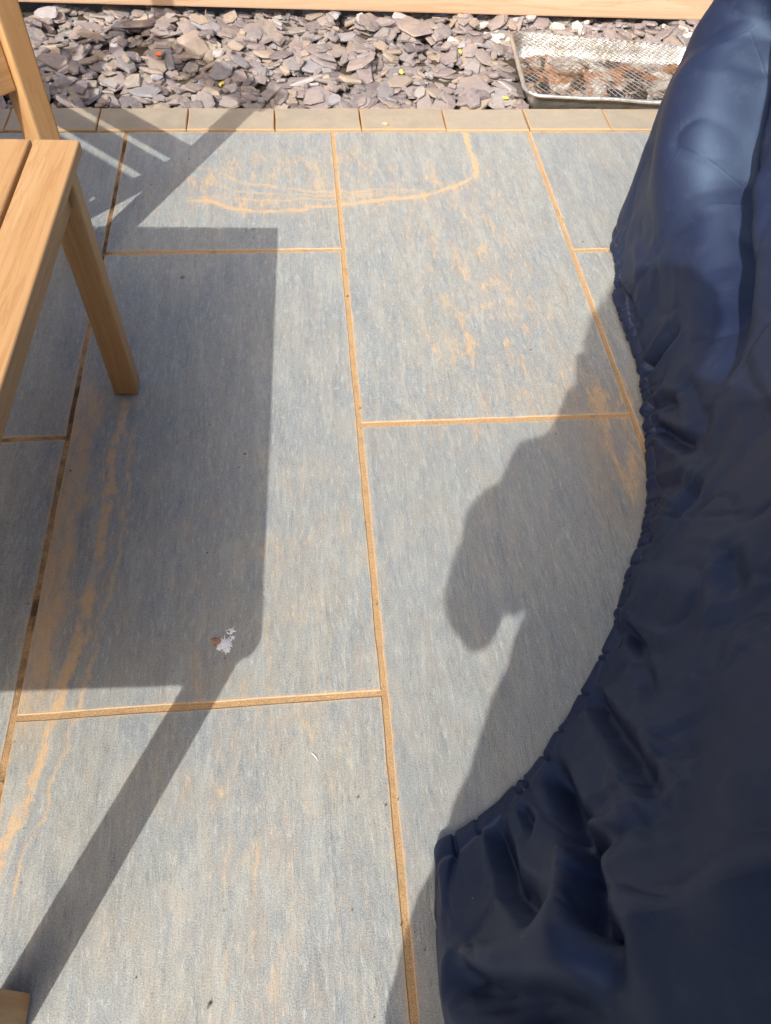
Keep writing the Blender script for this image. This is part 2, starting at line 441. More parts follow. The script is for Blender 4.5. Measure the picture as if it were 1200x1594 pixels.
def slab(x, y0, y1):
    w, l = PX - JW, (y1 - y0) - JW
    key = round(l, 3)
    if key not in slab_cache:
        me = ring_block(w, l, 0.02, 0.0016, 0.014); me.materials.append(M_SLAB); slab_cache[key] = me
    o = bpy.data.objects.new('slab', slab_cache[key])
    o.location = (x + random.uniform(-.0012, .0012), (y0 + y1) / 2 + random.uniform(-.0012, .0012), random.uniform(-0.0004, 0.0006))
    o.rotation_euler = (random.uniform(-.0006, .0006), random.uniform(-.0008, .0008), random.uniform(-.0006, .0006))
    link(o, patio)
for ci in range(-4, 4):
    xc = (ci + 0.5) * PX
    first = {-2: 0.5974, -1: 1.206, 0: 0.603, 1: 1.189}.get(ci, 0.603 if ci % 2 == 0 else 1.206)
    slab(xc, first, Y_KERB - 0.002)
    y = first
    while y > -2.4:
        slab(xc, y - PY, y); y -= PY

# kerb row of concrete blocks
kerb = mesh_obj('kerb', [(-2.45, 1.784, -0.012), (2.45, 1.784, -0.012), (2.45, 1.905, -0.012), (-2.45, 1.905, -0.012),
                         (-2.45, 1.784, -0.08), (2.45, 1.784, -0.08), (2.45, 1.905, -0.08), (-2.45, 1.905, -0.08)],
                [(0, 1, 2, 3), (1, 0, 4, 5), (2, 1, 5, 6), (3, 2, 6, 7), (0, 3, 7, 4)], M_SOIL)
tag(kerb, 'row of beige concrete kerb blocks edging the patio', 'kerb', kind='structure')
kme = ring_block(0.2590, 0.1235, 0.06, 0.003, 0.014); kme.name = 'kerb_block'; kme.materials.append(M_KERB)
for k in range(-7, 10):
    o = bpy.data.objects.new('kerb_block', kme)
    o.location = (0.0895 + 0.2612 * k - 0.1306, 1.846 + random.uniform(-.0015, .0015), 0.003 + random.uniform(-.002, .002))
    o.rotation_euler = (random.uniform(-.006, .006), random.uniform(-.006, .006), random.uniform(-.008, .008))
    link(o, kerb)

# ------------------------------------------------------------------ slate bed
BX0, BX1, BY0, BY1 = -1.85, 2.1, 1.912, 2.66
SLATE_Z = -0.045
bed = mesh_obj('slate_bed', [(-2.45, BY0 - .004, SLATE_Z), (2.45, BY0 - .004, SLATE_Z), (2.45, 2.8, SLATE_Z), (-2.45, 2.8, SLATE_Z)], [(0, 1, 2, 3)], M_SOIL)
tag(bed, 'bed of loose plum and grey slate chippings', 'slate bed', kind='structure')
CELL = 0.006
NXc, NYc = int((BX1 - BX0) / CELL), int((BY1 - BY0) / CELL)
HF = np.full((NXc, NYc), SLATE_Z)
IDM = np.full((NXc, NYc), -1, int)
def chip_mesh(seed):
    r = np.random.default_rng(seed)
    n = int(r.integers(6, 9))
    an = r.uniform(-.5, .5, n) * 1.1 / n * math.pi + np.arange(n) / n * 2 * math.pi
    k1, k2, p1, p2 = r.uniform(.0, .06), r.uniform(.0, .07), r.uniform(0, 6.3), r.uniform(0, 6.3)
    rad = 0.47 + k1 * np.cos(2 * an + p1) + k2 * np.cos(3 * an + p2) + r.uniform(-.085, .085, n)
    ox, oy = np.cos(an) * rad, np.sin(an) * rad
    sk = r.uniform(-.3, .3)
    ox = ox + sk * oy
    slope = r.uniform(-.25, .25, 2)
    top = [(x * (.90 + dr), y * (.90 + dr), 0.5 + slope[0] * x + slope[1] * y + r.uniform(-.2, .1)) for x, y, dr in zip(ox, oy, r.uniform(-.07, .04, n))]
    mid = [(x * q, y * q, r.uniform(-.25, .10)) for x, y, q in zip(ox, oy, r.uniform(.97, 1.06, n))]
    bot = [(x * .92, y * .92, -0.5) for x, y in zip(ox, oy)]
    vs = top + mid + bot + [(r.uniform(-.1, .1), r.uniform(-.1, .1), 0.55 + r.uniform(0, .2))]
    fs = []
    for i in range(n):
        j = (i + 1) % n
        fs += [(n + i, n + j, j, i), (2 * n + i, 2 * n + j, n + j, n + i), (i, j, 3 * n)]
    fs.append(tuple(range(3 * n - 1, 2 * n - 1, -1)))
    return np.array(vs), fs
CHIPS = [chip_mesh(100 + i) for i in range(18)]
gx = BX0 + (np.arange(NXc) + .5) * CELL
gy = BY0 + (np.arange(NYc) + .5) * CELL
placed = []
TRAY = (0.60, 1.32, 1.90, 2.36)
def drop(x, y, sx, sy, th, yaw, tmax, ivar, keep_in=True):
    c, s = math.cos(yaw), math.sin(yaw)
    ext = 0.5 * max(sx, sy)
    ey = 0.5 * (abs(s) * sx + abs(c) * sy)
    if y - ey < BY0 - 0.004: y = BY0 + ey - 0.004
    i0, i1 = max(0, int((x - ext - BX0) / CELL)), min(NXc, int((x + ext - BX0) / CELL) + 1)
    j0, j1 = max(0, int((y - ext - BY0) / CELL)), min(NYc, int((y + ext - BY0) / CELL) + 1)
    if i1 - i0 < 2 or j1 - j0 < 2: return
    X, Y = np.meshgrid(gx[i0:i1] - x, gy[j0:j1] - y, indexing='ij')
    U, V = (X * c + Y * s) / sx, (-X * s + Y * c) / sy
    mask = (U * U + V * V) < 0.22
    if mask.sum() < 3: return
    h = HF[i0:i1, j0:j1]
    hm = h[mask]
    A = np.c_[X[mask], Y[mask], np.ones(mask.sum())]
    co = np.linalg.lstsq(A, hm, rcond=None)[0]
    tx = float(np.clip(co[0] * 0.85, -tmax, tmax) + RNG.normal(0, 0.07))
    ty = float(np.clip(co[1] * 0.9, -tmax, tmax) + RNG.normal(0, 0.07) - 0.03)
    pl = tx * X + ty * Y
    z = np.percentile(hm - pl[mask], 72) + th * 0.30
    h[mask] = np.maximum(hm, z + pl[mask] + th * 0.5)
    IDM[i0:i1, j0:j1][mask] = len(placed)
    placed.append((x, y, z, sx, sy, th, yaw, tx, ty, ivar))
for k in range(4200):
    x = RNG.uniform(BX0, BX1); y = RNG.uniform(BY0, BY1)
    if TRAY[0] + .03 < x < TRAY[1] - .03 and TRAY[2] < y < TRAY[3] - .02: continue
    f = k / 4200
    s = float(np.clip(RNG.lognormal(math.log(0.046), 0.46), 0.020, 0.125))
    if f > 0.82 and RNG.random() < .5: s *= 1.25
    asp = RNG.uniform(0.5, 0.95)
    th = RNG.uniform(0.005, 0.014) * (0.7 + s * 5)
    # gently lower once the bed is full so that it stays level with the kerb
    i, j = int((x - BX0) / CELL), int((y - BY0) / CELL)
    if HF[min(i, NXc - 1), min(j, NYc - 1)] > 0.012 and RNG.random() < .75: continue
    drop(x, y, s * 1.12, s * asp * 1.12, min(th, .016), RNG.uniform(0, 6.28), 0.42, int(RNG.integers(0, 18)))
# the 300 that show largest become pieces of their own
cnt = np.bincount(IDM[IDM >= 0], minlength=len(placed)).astype(float)
for i, p in enumerate(placed):
    inx = -1.05 < p[0] < 1.45 and p[1] < 2.6
    hid = (TRAY[0] < p[0] < TRAY[1] and TRAY[2] < p[1] < TRAY[3] - .03) or p[0] > 1.2 and p[1] < 2.1
    cnt[i] *= (1.0 if inx and not hid else 0.0)
order = np.argsort(-cnt)
single = set(int(i) for i in order[:300])
chip_me = []
for vs, fs in CHIPS:
    me = bpy.data.meshes.new('slate_chip'); me.from_pydata(vs.tolist(), [], fs); me.update(); me.materials.append(M_SLATE); chip_me.append(me)
def chip_matrix(p):
    x, y, z, sx, sy, th, yaw, tx, ty, iv = p
    n = Vector((-tx, -ty, 1)).normalized()
    q = Vector((0, 0, 1)).rotation_difference(n)
    return Matrix.Translation((x, y, z)) @ q.to_matrix().to_4x4() @ Matrix.Rotation(yaw, 4, 'Z') @ Matrix.Diagonal((sx, sy, th, 1))
AV, AF, AR = [], [], []
nv = 0
for i, p in enumerate(placed):
    if i in single:
        o = bpy.data.objects.new('slate_chip', chip_me[p[9]])
        o.matrix_world = chip_matrix(p)
        link(o); o.parent = bed
    else:
        Mx = np.array(chip_matrix(p)); vs, fs = CHIPS[p[9]]
        w = vs @ Mx[:3, :3].T + Mx[:3, 3]
        AV.append(w); AF += [tuple(a + nv for a in f) for f in fs]; AR += [RNG.random()] * len(vs); nv += len(vs)
me = bpy.data.meshes.new('slate_chippings')
me.from_pydata(np.concatenate(AV).tolist(), [], AF); me.update(); me.materials.append(M_SLATE)
at = me.attributes.new('rnd', 'FLOAT', 'POINT'); at.data.foreach_set('value', AR)
tag(link(bpy.data.objects.new('slate_chippings', me), bed), kind='stuff')

# white limestone lumps under the timber
def pebble_mesh(seed, sub=2, rough=.28):
    bm = bmesh.new(); bmesh.ops.create_icosphere(bm, subdivisions=sub, radius=0.5)
    r = random.Random(seed)
    from mathutils import noise as mn
    o = Vector((r.uniform(0, 50), r.uniform(0, 50), 0))
    for v in bm.verts: v.co *= 1 + rough * mn.noise(v.co * 2.6 + o)
    me = bpy.data.meshes.new('white_stone'); bm.to_mesh(me); bm.free()
    return me
def lump_mesh(i):
    vs, fs = chip_mesh(300 + i)
    me = bpy.data.meshes.new('white_stone'); me.from_pydata(vs.tolist(), [], fs); me.update()
    return me
peb = [lump_mesh(i) for i in range(5)]
for me in peb: me.materials.append(M_WST)
def hf_at(x, y):
    i, j = int((x - BX0) / CELL), int((y - BY0) / CELL)
    return float(HF[min(max(i, 0), NXc - 1), min(max(j, 0), NYc - 1)])
for k in range(18):
    x = random.uniform(0.45, 1.4) if k < 17 else random.uniform(-0.35, 0.35)
    y = random.uniform(2.44, 2.56) - 0.031 * x + .02
    if k in (5, 15, 25): y -= .08
    o = bpy.data.objects.new('white_stone', peb[k % 5])
    s = random.uniform(.03, .065)
    o.scale = (s * random.uniform(.9, 1.5), s * random.uniform(.6, 1), s * random.uniform(.2, .4))
    o.rotation_euler = (random.uniform(-.35, .35), random.uniform(-.35, .35), random.uniform(0, 6))
    o.location = (x, y, hf_at(x, y) - .002)
    link(o, bed)

# ------------------------------------------------------------------ timber sleepers behind the slate
tim = empty('timber_sleeper_wall', (0, 2.571, 0.004), -0.031)
tag(tim, 'pale orange timber sleeper wall behind the slate chippings', 'sleeper wall')
for row in range(2):
    for (x0, x1) in ((-2.45, -0.05), (-0.04, 2.4)) if row else ((-2.45, 2.4),):
        bm = box_bm(x0, x1, 0.0, 0.10, 0.008 + row * .203, 0.206 + row * .203, 0.006, 2)
        bm_obj('sleeper', bm, M_TIMBER, tim)
for x in (-1.9, -.6, .7, 1.9):
    bm_obj('support_post', box_bm(x, x + .09, .102, .18, -.12, .40, .004, 1), M_TIMBER, tim)

# ------------------------------------------------------------------ closeboard fences added outside the frame to block low sky light
M_FENCE = wood('fence_timber', (0.10, 0.055, 0.03), (0.17, 0.10, 0.055), (0.23, 0.145, 0.085), 2, 0.8, 0.8)
def fence(name, loc, rotz, length, label):
    fe = empty(name, loc, rotz)
    tag(fe, label, 'light-blocking fence')
    def shared(nm, *a):
        o = bm_obj(nm, box_bm(*a), M_FENCE, fe)
        return o
    first = None
    n = int(length / .1)
    for k in range(n):
        if first is None: first = o = shared('board', 0, .112, 0, .014, .05, 1.75)
        else:
            o = bpy.data.objects.new('board', first.data); link(o, fe)
        o.location = (k * .1, 0, random.uniform(-.004, .004)); o.rotation_euler = (0, 0, .05)
    for z in (.3, .9, 1.5): shared('rail', 0, length, -.05, -.012, z, z + .08)
    for k in range(int(length / 1.8) + 1): shared('fence_post', k * 1.8, k * 1.8 + .1, -.16, -.055, -.09, 1.8)
fence('added_shade_fence', (-2.47, -3.2, -.05), math.pi / 2, 5.8, 'added out-of-view brown closeboard fence on the left, darkening the cover')
fence('added_shade_fence', (2.4, -3.22, -.05), math.pi, 4.8, 'added out-of-view brown closeboard fence at the near end, cutting low sky light')

# ------------------------------------------------------------------ low slatted table
TZ = 0.547
tab = empty('slatted_table', (-0.757, 0.158, 0), -0.034)
tag(tab, 'low wooden table with narrow slatted top and straight legs', 'table')
# table frame: local x right, y away; right edge at x = 0.2835, far end y = 0.605
XE, YE = 0.2835, 0.6065
PIT, GAP, TH = 0.0785, 0.006, 0.021
nb = 8
for k in range(nb):
    x1 = XE - k * PIT; x0 = x1 - PIT + GAP
    bm = bmesh.new()
    pts = [(x0, -YE), (x1, -YE), (x1, YE), (x0, YE)]
    if k in (0, nb - 1):
        def arc_pts(cx, cy, a0, rr):
            return [(cx + rr * math.cos(a0 + t * math.pi / 2 / 6), cy + rr * math.sin(a0 + t * math.pi / 2 / 6)) for t in range(7)]
        R1, R2 = 0.034, 0.007
        if k == 0: pts = [(x0, -YE)] + arc_pts(x1 - R1, -YE + R1, -math.pi / 2, R1) + arc_pts(x1 - R2, YE - R2, 0, R2) + [(x0, YE)]
        else: pts = arc_pts(x0 + R1, -YE + R1, math.pi, R1) + [(x1, -YE), (x1, YE)] + arc_pts(x0 + R2, YE - R2, math.pi / 2, R2)
    vb = [bm.verts.new((x, y, TZ - TH)) for x, y in pts]
    f = bm.faces.new(vb)
    ex = bmesh.ops.extrude_face_region(bm, geom=[f])
    for v in ex['geom']:
        if isinstance(v, bmesh.types.BMVert): v.co.z = TZ
    bmesh.ops.recalc_face_normals(bm, faces=bm.faces[:])
    eds = [e for e in bm.edges if e.calc_face_angle(0) > .6 and abs(e.verts[0].co.z - e.verts[1].co.z) < .001]
    bmesh.ops.bevel(bm, geom=eds, offset=0.004, segments=3, affect='EDGES', profile=.5)
    bm_obj('top_board', bm, M_WOOD[1], tab)
AZ0, AZ1 = 0.452, TZ - TH - 0.0008
XL = XE - nb * PIT + GAP
LX = 0.050; LY = 0.042
legx = [(XE - 0.0185 - LX, XE - 0.0185), (XL + 0.0185, XL + 0.0185 + LX)]
legy = [(-0.585, -0.585 + LY + .006), (YE - 0.047, YE - 0.047 + LY)]
M_PAD = plain('black_foot_pad', (.02, .02, .02))
for (a, b) in legx:
    for (c, d) in legy:
        lg = bm_obj('leg', box_bm(a, b, c, d, 0.004, AZ1, 0.005, 2), M_WOOD[2], tab)
        bm_obj('foot_pad', box_bm(a + .006, b - .006, c + .006, d - .006, 0.0008, 0.004), M_PAD, lg)
for (a, b) in legx:
    xm = (a + b) / 2
    bm_obj('apron', box_bm(xm - .013, xm + .013, legy[0][1] + .0005, legy[1][0] - .0005, AZ0, AZ1, 0.003, 1), M_WOOD[1], tab)
for (c, d) in legy:
    ym = (c + d) / 2
    bm_obj('apron', box_bm(legx[1][1] + .0005, legx[0][0] - .0005, ym - .012, ym + .012, AZ0, AZ1, .003, 1), M_WOOD[0], tab)
for yy in (-.2, .2):
    bm_obj('cross_batten', box_bm(legx[1][1] - .011, legx[0][0] + .011, yy - .02, yy + .02, AZ0 + .03, AZ1, .003, 1), M_WOOD[0], tab)

# ------------------------------------------------------------------ armchair turned towards the table
# local frame: x runs along the front (from the right hand corner post inwards), y runs back
ch = empty('garden_armchair', (-0.650, 1.172, 0))
ch.matrix_world = Matrix(((-0.696, -0.718, 0, -0.650), (-0.718, 0.696, 0, 1.172), (0, 0, 1, 0), (0, 0, 0, 1)))
ch.matrix_world = Matrix(((0.696, -0.718, 0, -0.650), (0.718, 0.696, 0, 1.172), (0, 0, 1, 0), (0, 0, 0, 1)))
tag(ch, 'wooden garden armchair behind the end of the low table', 'armchair')
# with a right-handed frame the chair lies towards negative x
CW, CD = 0.62, 0.60
def cb(name, x0, x1, y0, y1, z0, z1, ax, bev=.004):
    # x measured inwards from the corner post
    return bm_obj(name, box_bm(-x1, -x0, y0, y1, z0, z1, bev, 2), M_WOOD[ax], ch)
for x0 in (-0.025, CW - .025):
    cb('front_leg', x0, x0 + .05, -.0325, .0325, 0.0, .792, 2)
    cb('rear_leg', x0, x0 + .05, CD - .03, CD + .03, 0.0, 1.055, 2)
    cb('armrest', x0 - .035, x0 + .075, -.075, CD - .032, .7925, .815, 1, .006)
cb('front_apron', .0255, CW - .0255, -.012, .012, .430, .560, 0)
cb('rear_rail', .0255, CW - .0255, CD - .012, CD + .012, .430, .50, 0)
for x0 in (-.011, CW - .011):
    cb('side_rail', x0, x0 + .022, .033, CD - .031, .430, .4915, 1)
for (a, b) in ((.0265, .080), (.115, .188), (.271, .345), (.378, .452), (.485, .559)):
    cb('seat_slat', a, b, .014, CD - .014, .492, .508, 1)
for z, k in ((.62, .05), (.975, .07)):
    cb('back_rail', .0255, CW - .0255, CD - .012, CD + .012, z, z + k, 0)
for x in (.30, .40, .50):
    cb('back_spindle', x, x + .055, CD - .008, CD + .008, .6705, .9745, 2)

# ------------------------------------------------------------------ navy furniture cover
HEM = [(.716, 1.215), (.700, 1.130), (.676, 1.040), (.662, .930), (.658, .800), (.640, .660), (.607, .530), (.578, .420), (.548, .320), (.512, .250),
       (.474, .185), (.430, .110), (.388, .040), (.335, -.025), (.280, -.085), (.225, -.140), (.165, -.188), (.110, -.224), (.055, -.258)]
CBACK = [(.045, -.36), (.060, -.48), (.120, -.58), (.26, -.645), (.50, -.69), (.80, -.72), (1.12, -.68), (1.38, -.45), (1.55, 0.0), (1.65, .5), (1.68, 1.0), (1.52, 1.32),
         (1.22, 1.41), (.95, 1.375), (.79, 1.30)]
CZ = [0.014, 0.15, 0.35, 0.60, 0.95]
COFF = {0.15: [(0, 0), (.026, 0), (.024, -.008), (.006, -.045), (-.020, -.135)],
        0.35: [(.012, 0), (.085, 0), (.075, -.015), (.070, -.075), (.060, -.150)],
        0.60: [(.070, 0), (.17, 0), (.15, -.02), (.15, -.09), (.16, -.150)],
        0.95: [(.14, -.03), (.26, 0), (.25, -.02), (.26, -.08), (.30, -.120)]}
CFAC = {0.15: 1.0, 0.35: .97, 0.60: .93, 0.95: .84}
CCEN = np.array((.97, .33))
def cover_base(n_vis=330, n_back=110, n_row=150, n_roof=14):
    def spline(ps, n, closed):
        ps = np.array(ps, float)
        m = len(ps)
        t = np.linspace(0, m if closed else m - 1, n, endpoint=not closed)
        out = []
        for a in t:
            i = int(min(math.floor(a), (m if closed else m - 1) - 1)); f = a - i
            g = (lambda k: ps[k % m]) if closed else (lambda k: ps[min(max(k, 0), m - 1)])
            p0, p1, p2, p3 = g(i - 1), g(i), g(i + 1), g(i + 2)
            out.append(.5 * ((2 * p1) + (p2 - p0) * f + (2 * p0 - 5 * p1 + 4 * p2 - p3) * f * f + (3 * p1 - p0 - 3 * p2 + p3) * f ** 3))
        return np.array(out)
    nh, nbk = len(HEM), len(CBACK)
    curves = []
    for z in CZ:
        if z == CZ[0]: pts = list(HEM) + list(CBACK)
        else:
            ks = COFF[z]; pts = []
            for i, h in enumerate(HEM):
                u = i / (nh - 1) * 4; k = min(int(u), 3); f = u - k; f = f * f * (3 - 2 * f)
                pts.append((h[0] + ks[k][0] * (1 - f) + ks[k + 1][0] * f, h[1] + ks[k][1] * (1 - f) + ks[k + 1][1] * f))
            fa = CFAC[z]
            for j, b in enumerate(CBACK):
                # ease from the near corner into the plain back walls
                w0 = (1.0, .85, .6, .3, .1, 0)[min(j, 5)]; w1 = max(0, 1 - (nbk - j) / 3)
                b = np.array(b)
                q = b + (CCEN - b) * (1 - fa) * (1 - w0) + np.array(ks[4]) * w0 + np.array(ks[0]) * w1
                pts.append(tuple(q))
        # dense along the side that is seen, coarse behind
        full = spline(pts, (nh + nbk) * 24, True)
        kk = (nh - 1) * 24
        vis = full[np.linspace(0, kk, n_vis).round().astype(int)] if False else np.stack([np.interp(np.linspace(0, kk, n_vis), np.arange(len(full)), full[:, c]) for c in (0, 1)], 1)
        back = np.stack([np.interp(np.linspace(kk, len(full), n_back + 2)[1:-1], np.arange(len(full) + 1), np.append(full[:, c], full[0, c])) for c in (0, 1)], 1)
        curves.append(np.concatenate([vis, back]))
    curves = np.array(curves)                       # level, n, 2
    rows = []
    tt = np.linspace(0, 1, n_row) ** 1.25
    for t in tt:
        z = CZ[0] + (CZ[-1] - CZ[0]) * t
        # Catmull-Rom between the level curves
        i = min(max(int(np.searchsorted(CZ, z, 'right')) - 1, 0), len(CZ) - 2)
        f = (z - CZ[i]) / (CZ[i + 1] - CZ[i])
        def hm(k): return curves[min(max(k, 0), len(CZ) - 1)]
        d1 = (hm(i + 1) - hm(i - 1)) / (CZ[min(i + 1, len(CZ) - 1)] - CZ[max(i - 1, 0)]) * (CZ[i + 1] - CZ[i])
        d2 = (hm(i + 2) - hm(i)) / (CZ[min(i + 2, len(CZ) - 1)] - CZ[i]) * (CZ[i + 1] - CZ[i])
        p = (2 * f ** 3 - 3 * f * f + 1) * hm(i) + (f ** 3 - 2 * f * f + f) * d1 + (-2 * f ** 3 + 3 * f * f) * hm(i + 1) + (f ** 3 - f * f) * d2
        rows.append(np.c_[p, np.full(len(p), z)])
    top = rows[-1]
    for k in range(1, n_roof + 1):
        f = k / n_roof
        q = top.copy()
        q[:, :2] = CCEN + (top[:, :2] - CCEN) * (1 - f * .985)
        q[:, 2] = .95 + .055 * math.sin(min(f * 1.7, 1) * math.pi / 2)
        rows.append(q)
    return np.array(rows)                            # row, n, 3
def grid_normals(G):
    du = np.roll(G, -1, 1) - np.roll(G, 1, 1)
    dv = np.empty_like(G); dv[1:-1] = G[2:] - G[:-2]; dv[0] = G[1] - G[0]; dv[-1] = G[-1] - G[-2]
    n = np.cross(du, dv)
    n /= np.linalg.norm(n, axis=2, keepdims=True) + 1e-12
    return n
FOLDS = [
    ([(0.789, 1.097, 0.626), (0.774, 0.992, 0.526), (0.753, 0.881, 0.411), (0.728, 0.732, 0.327), (0.684, 0.573, 0.289), (0.638, 0.43, 0.265)], -0.075, 0.05),
    ([(0.687, 0.867, 0.167), (0.706, 0.955, 0.271), (0.722, 1.021, 0.359), (0.747, 1.113, 0.464), (0.776, 1.202, 0.575)], 0.052, 0.085),
    ([(0.419, 0.071, 0.067), (0.377, -0.036, 0.173), (0.329, -0.152, 0.283)], -0.015, 0.01),
    ([(0.413, 0.065, 0.058), (0.391, -0.02, 0.178), (0.381, -0.072, 0.247)], -0.012, 0.01),
    ([(0.328, -0.053, 0.072), (0.283, -0.203, 0.271), (0.261, -0.275, 0.359), (0.249, -0.316, 0.417)], -0.03, 0.014),
    ([(0.342, -0.055, 0.12), (0.306, -0.184, 0.289), (0.281, -0.255, 0.365)], 0.01, 0.022),
    ([(0.232, -0.161, 0.072), (0.209, -0.241, 0.178), (0.194, -0.298, 0.253), (0.188, -0.328, 0.302)], -0.051, 0.02),
    ([(0.194, -0.298, 0.253), (0.197, -0.321, 0.308), (0.2, -0.335, 0.346)], -0.033, 0.012),
    ([(0.185, -0.328, 0.296), (0.159, -0.377, 0.365), (0.143, -0.422, 0.431), (0.141, -0.467, 0.437)], -0.06, 0.02),
    ([(0.21, -0.234, 0.167), (0.181, -0.313, 0.253), (0.146, -0.378, 0.339), (0.13, -0.421, 0.398)], 0.014, 0.02),
    ([(0.142, -0.235, 0.054), (0.131, -0.289, 0.115), (0.123, -0.329, 0.167), (0.126, -0.36, 0.235), (0.121, -0.386, 0.314)], -0.027, 0.013),
    ([(0.179, -0.217, 0.076), (0.173, -0.252, 0.125), (0.16, -0.276, 0.14)], -0.015, 0.007),
    ([(0.031, -0.425, 0.167), (0.057, -0.451, 0.241), (0.084, -0.465, 0.302), (0.119, -0.482, 0.385), (0.146, -0.483, 0.451)], -0.045, 0.018),
    ([(0.047, -0.331, 0.09), (0.056, -0.397, 0.201), (0.069, -0.436, 0.265)], -0.0033, 0.004),
    ([(0.651, 0.701, 0.034), (0.657, 0.693, 0.081), (0.667, 0.693, 0.13), (0.68, 0.709, 0.173)], -0.027, 0.016),
    ([(0.62, 0.575, 0.018), (0.628, 0.582, 0.05), (0.629, 0.561, 0.09), (0.624, 0.513, 0.13), (0.619, 0.481, 0.146)], -0.018, 0.012),
    ([(0.612, 0.521, 0.054), (0.601, 0.433, 0.12), (0.594, 0.349, 0.189)], -0.024, 0.012),
    ([(0.642, 0.546, 0.167), (0.62, 0.425, 0.206), (0.593, 0.332, 0.206)], -0.012, 0.02),
    ([(0.543, 0.289, 0.063), (0.517, 0.151, 0.265), (0.519, 0.062, 0.411)], -0.0024, 0.004),
    ([(0.674, 1.026, 0.021), (0.667, 0.916, 0.054), (0.667, 0.838, 0.058)], -0.015, 0.01),
    ([(0.57, 0.379, 0.031), (0.569, 0.32, 0.125), (0.534, 0.199, 0.235)], -0.012, 0.016),
    ([(0.472, 0.18, 0.018), (0.453, 0.084, 0.178), (0.439, -0.007, 0.277)], 0.008, 0.03),
    ([(0.487, 0.052, 0.327), (0.434, -0.063, 0.359), (0.369, -0.151, 0.372)], -0.012, 0.02),
    ([(0.257, -0.226, 0.253), (0.23, -0.325, 0.391), (0.226, -0.345, 0.431)], -0.006, 0.006),
    ([(0.091, -0.397, 0.277), (0.126, -0.405, 0.372), (0.16, -0.407, 0.458)], 0.01, 0.05),
    ([(0.335, -0.182, 0.352), (0.234, -0.346, 0.451), (0.192, -0.45, 0.561)], -0.015, 0.045),
    ([(0.331, -0.224, 0.424), (0.25, -0.366, 0.547), (0.208, -0.464, 0.604)], 0.012, 0.05),
    ([(0.655, 0.442, 0.314), (0.618, 0.294, 0.346), (0.569, 0.173, 0.398)], -0.009, 0.02),
    ([(0.786, 0.962, 0.547), (0.765, 0.786, 0.424), (0.691, 0.491, 0.385)], 0.014, 0.03),
]
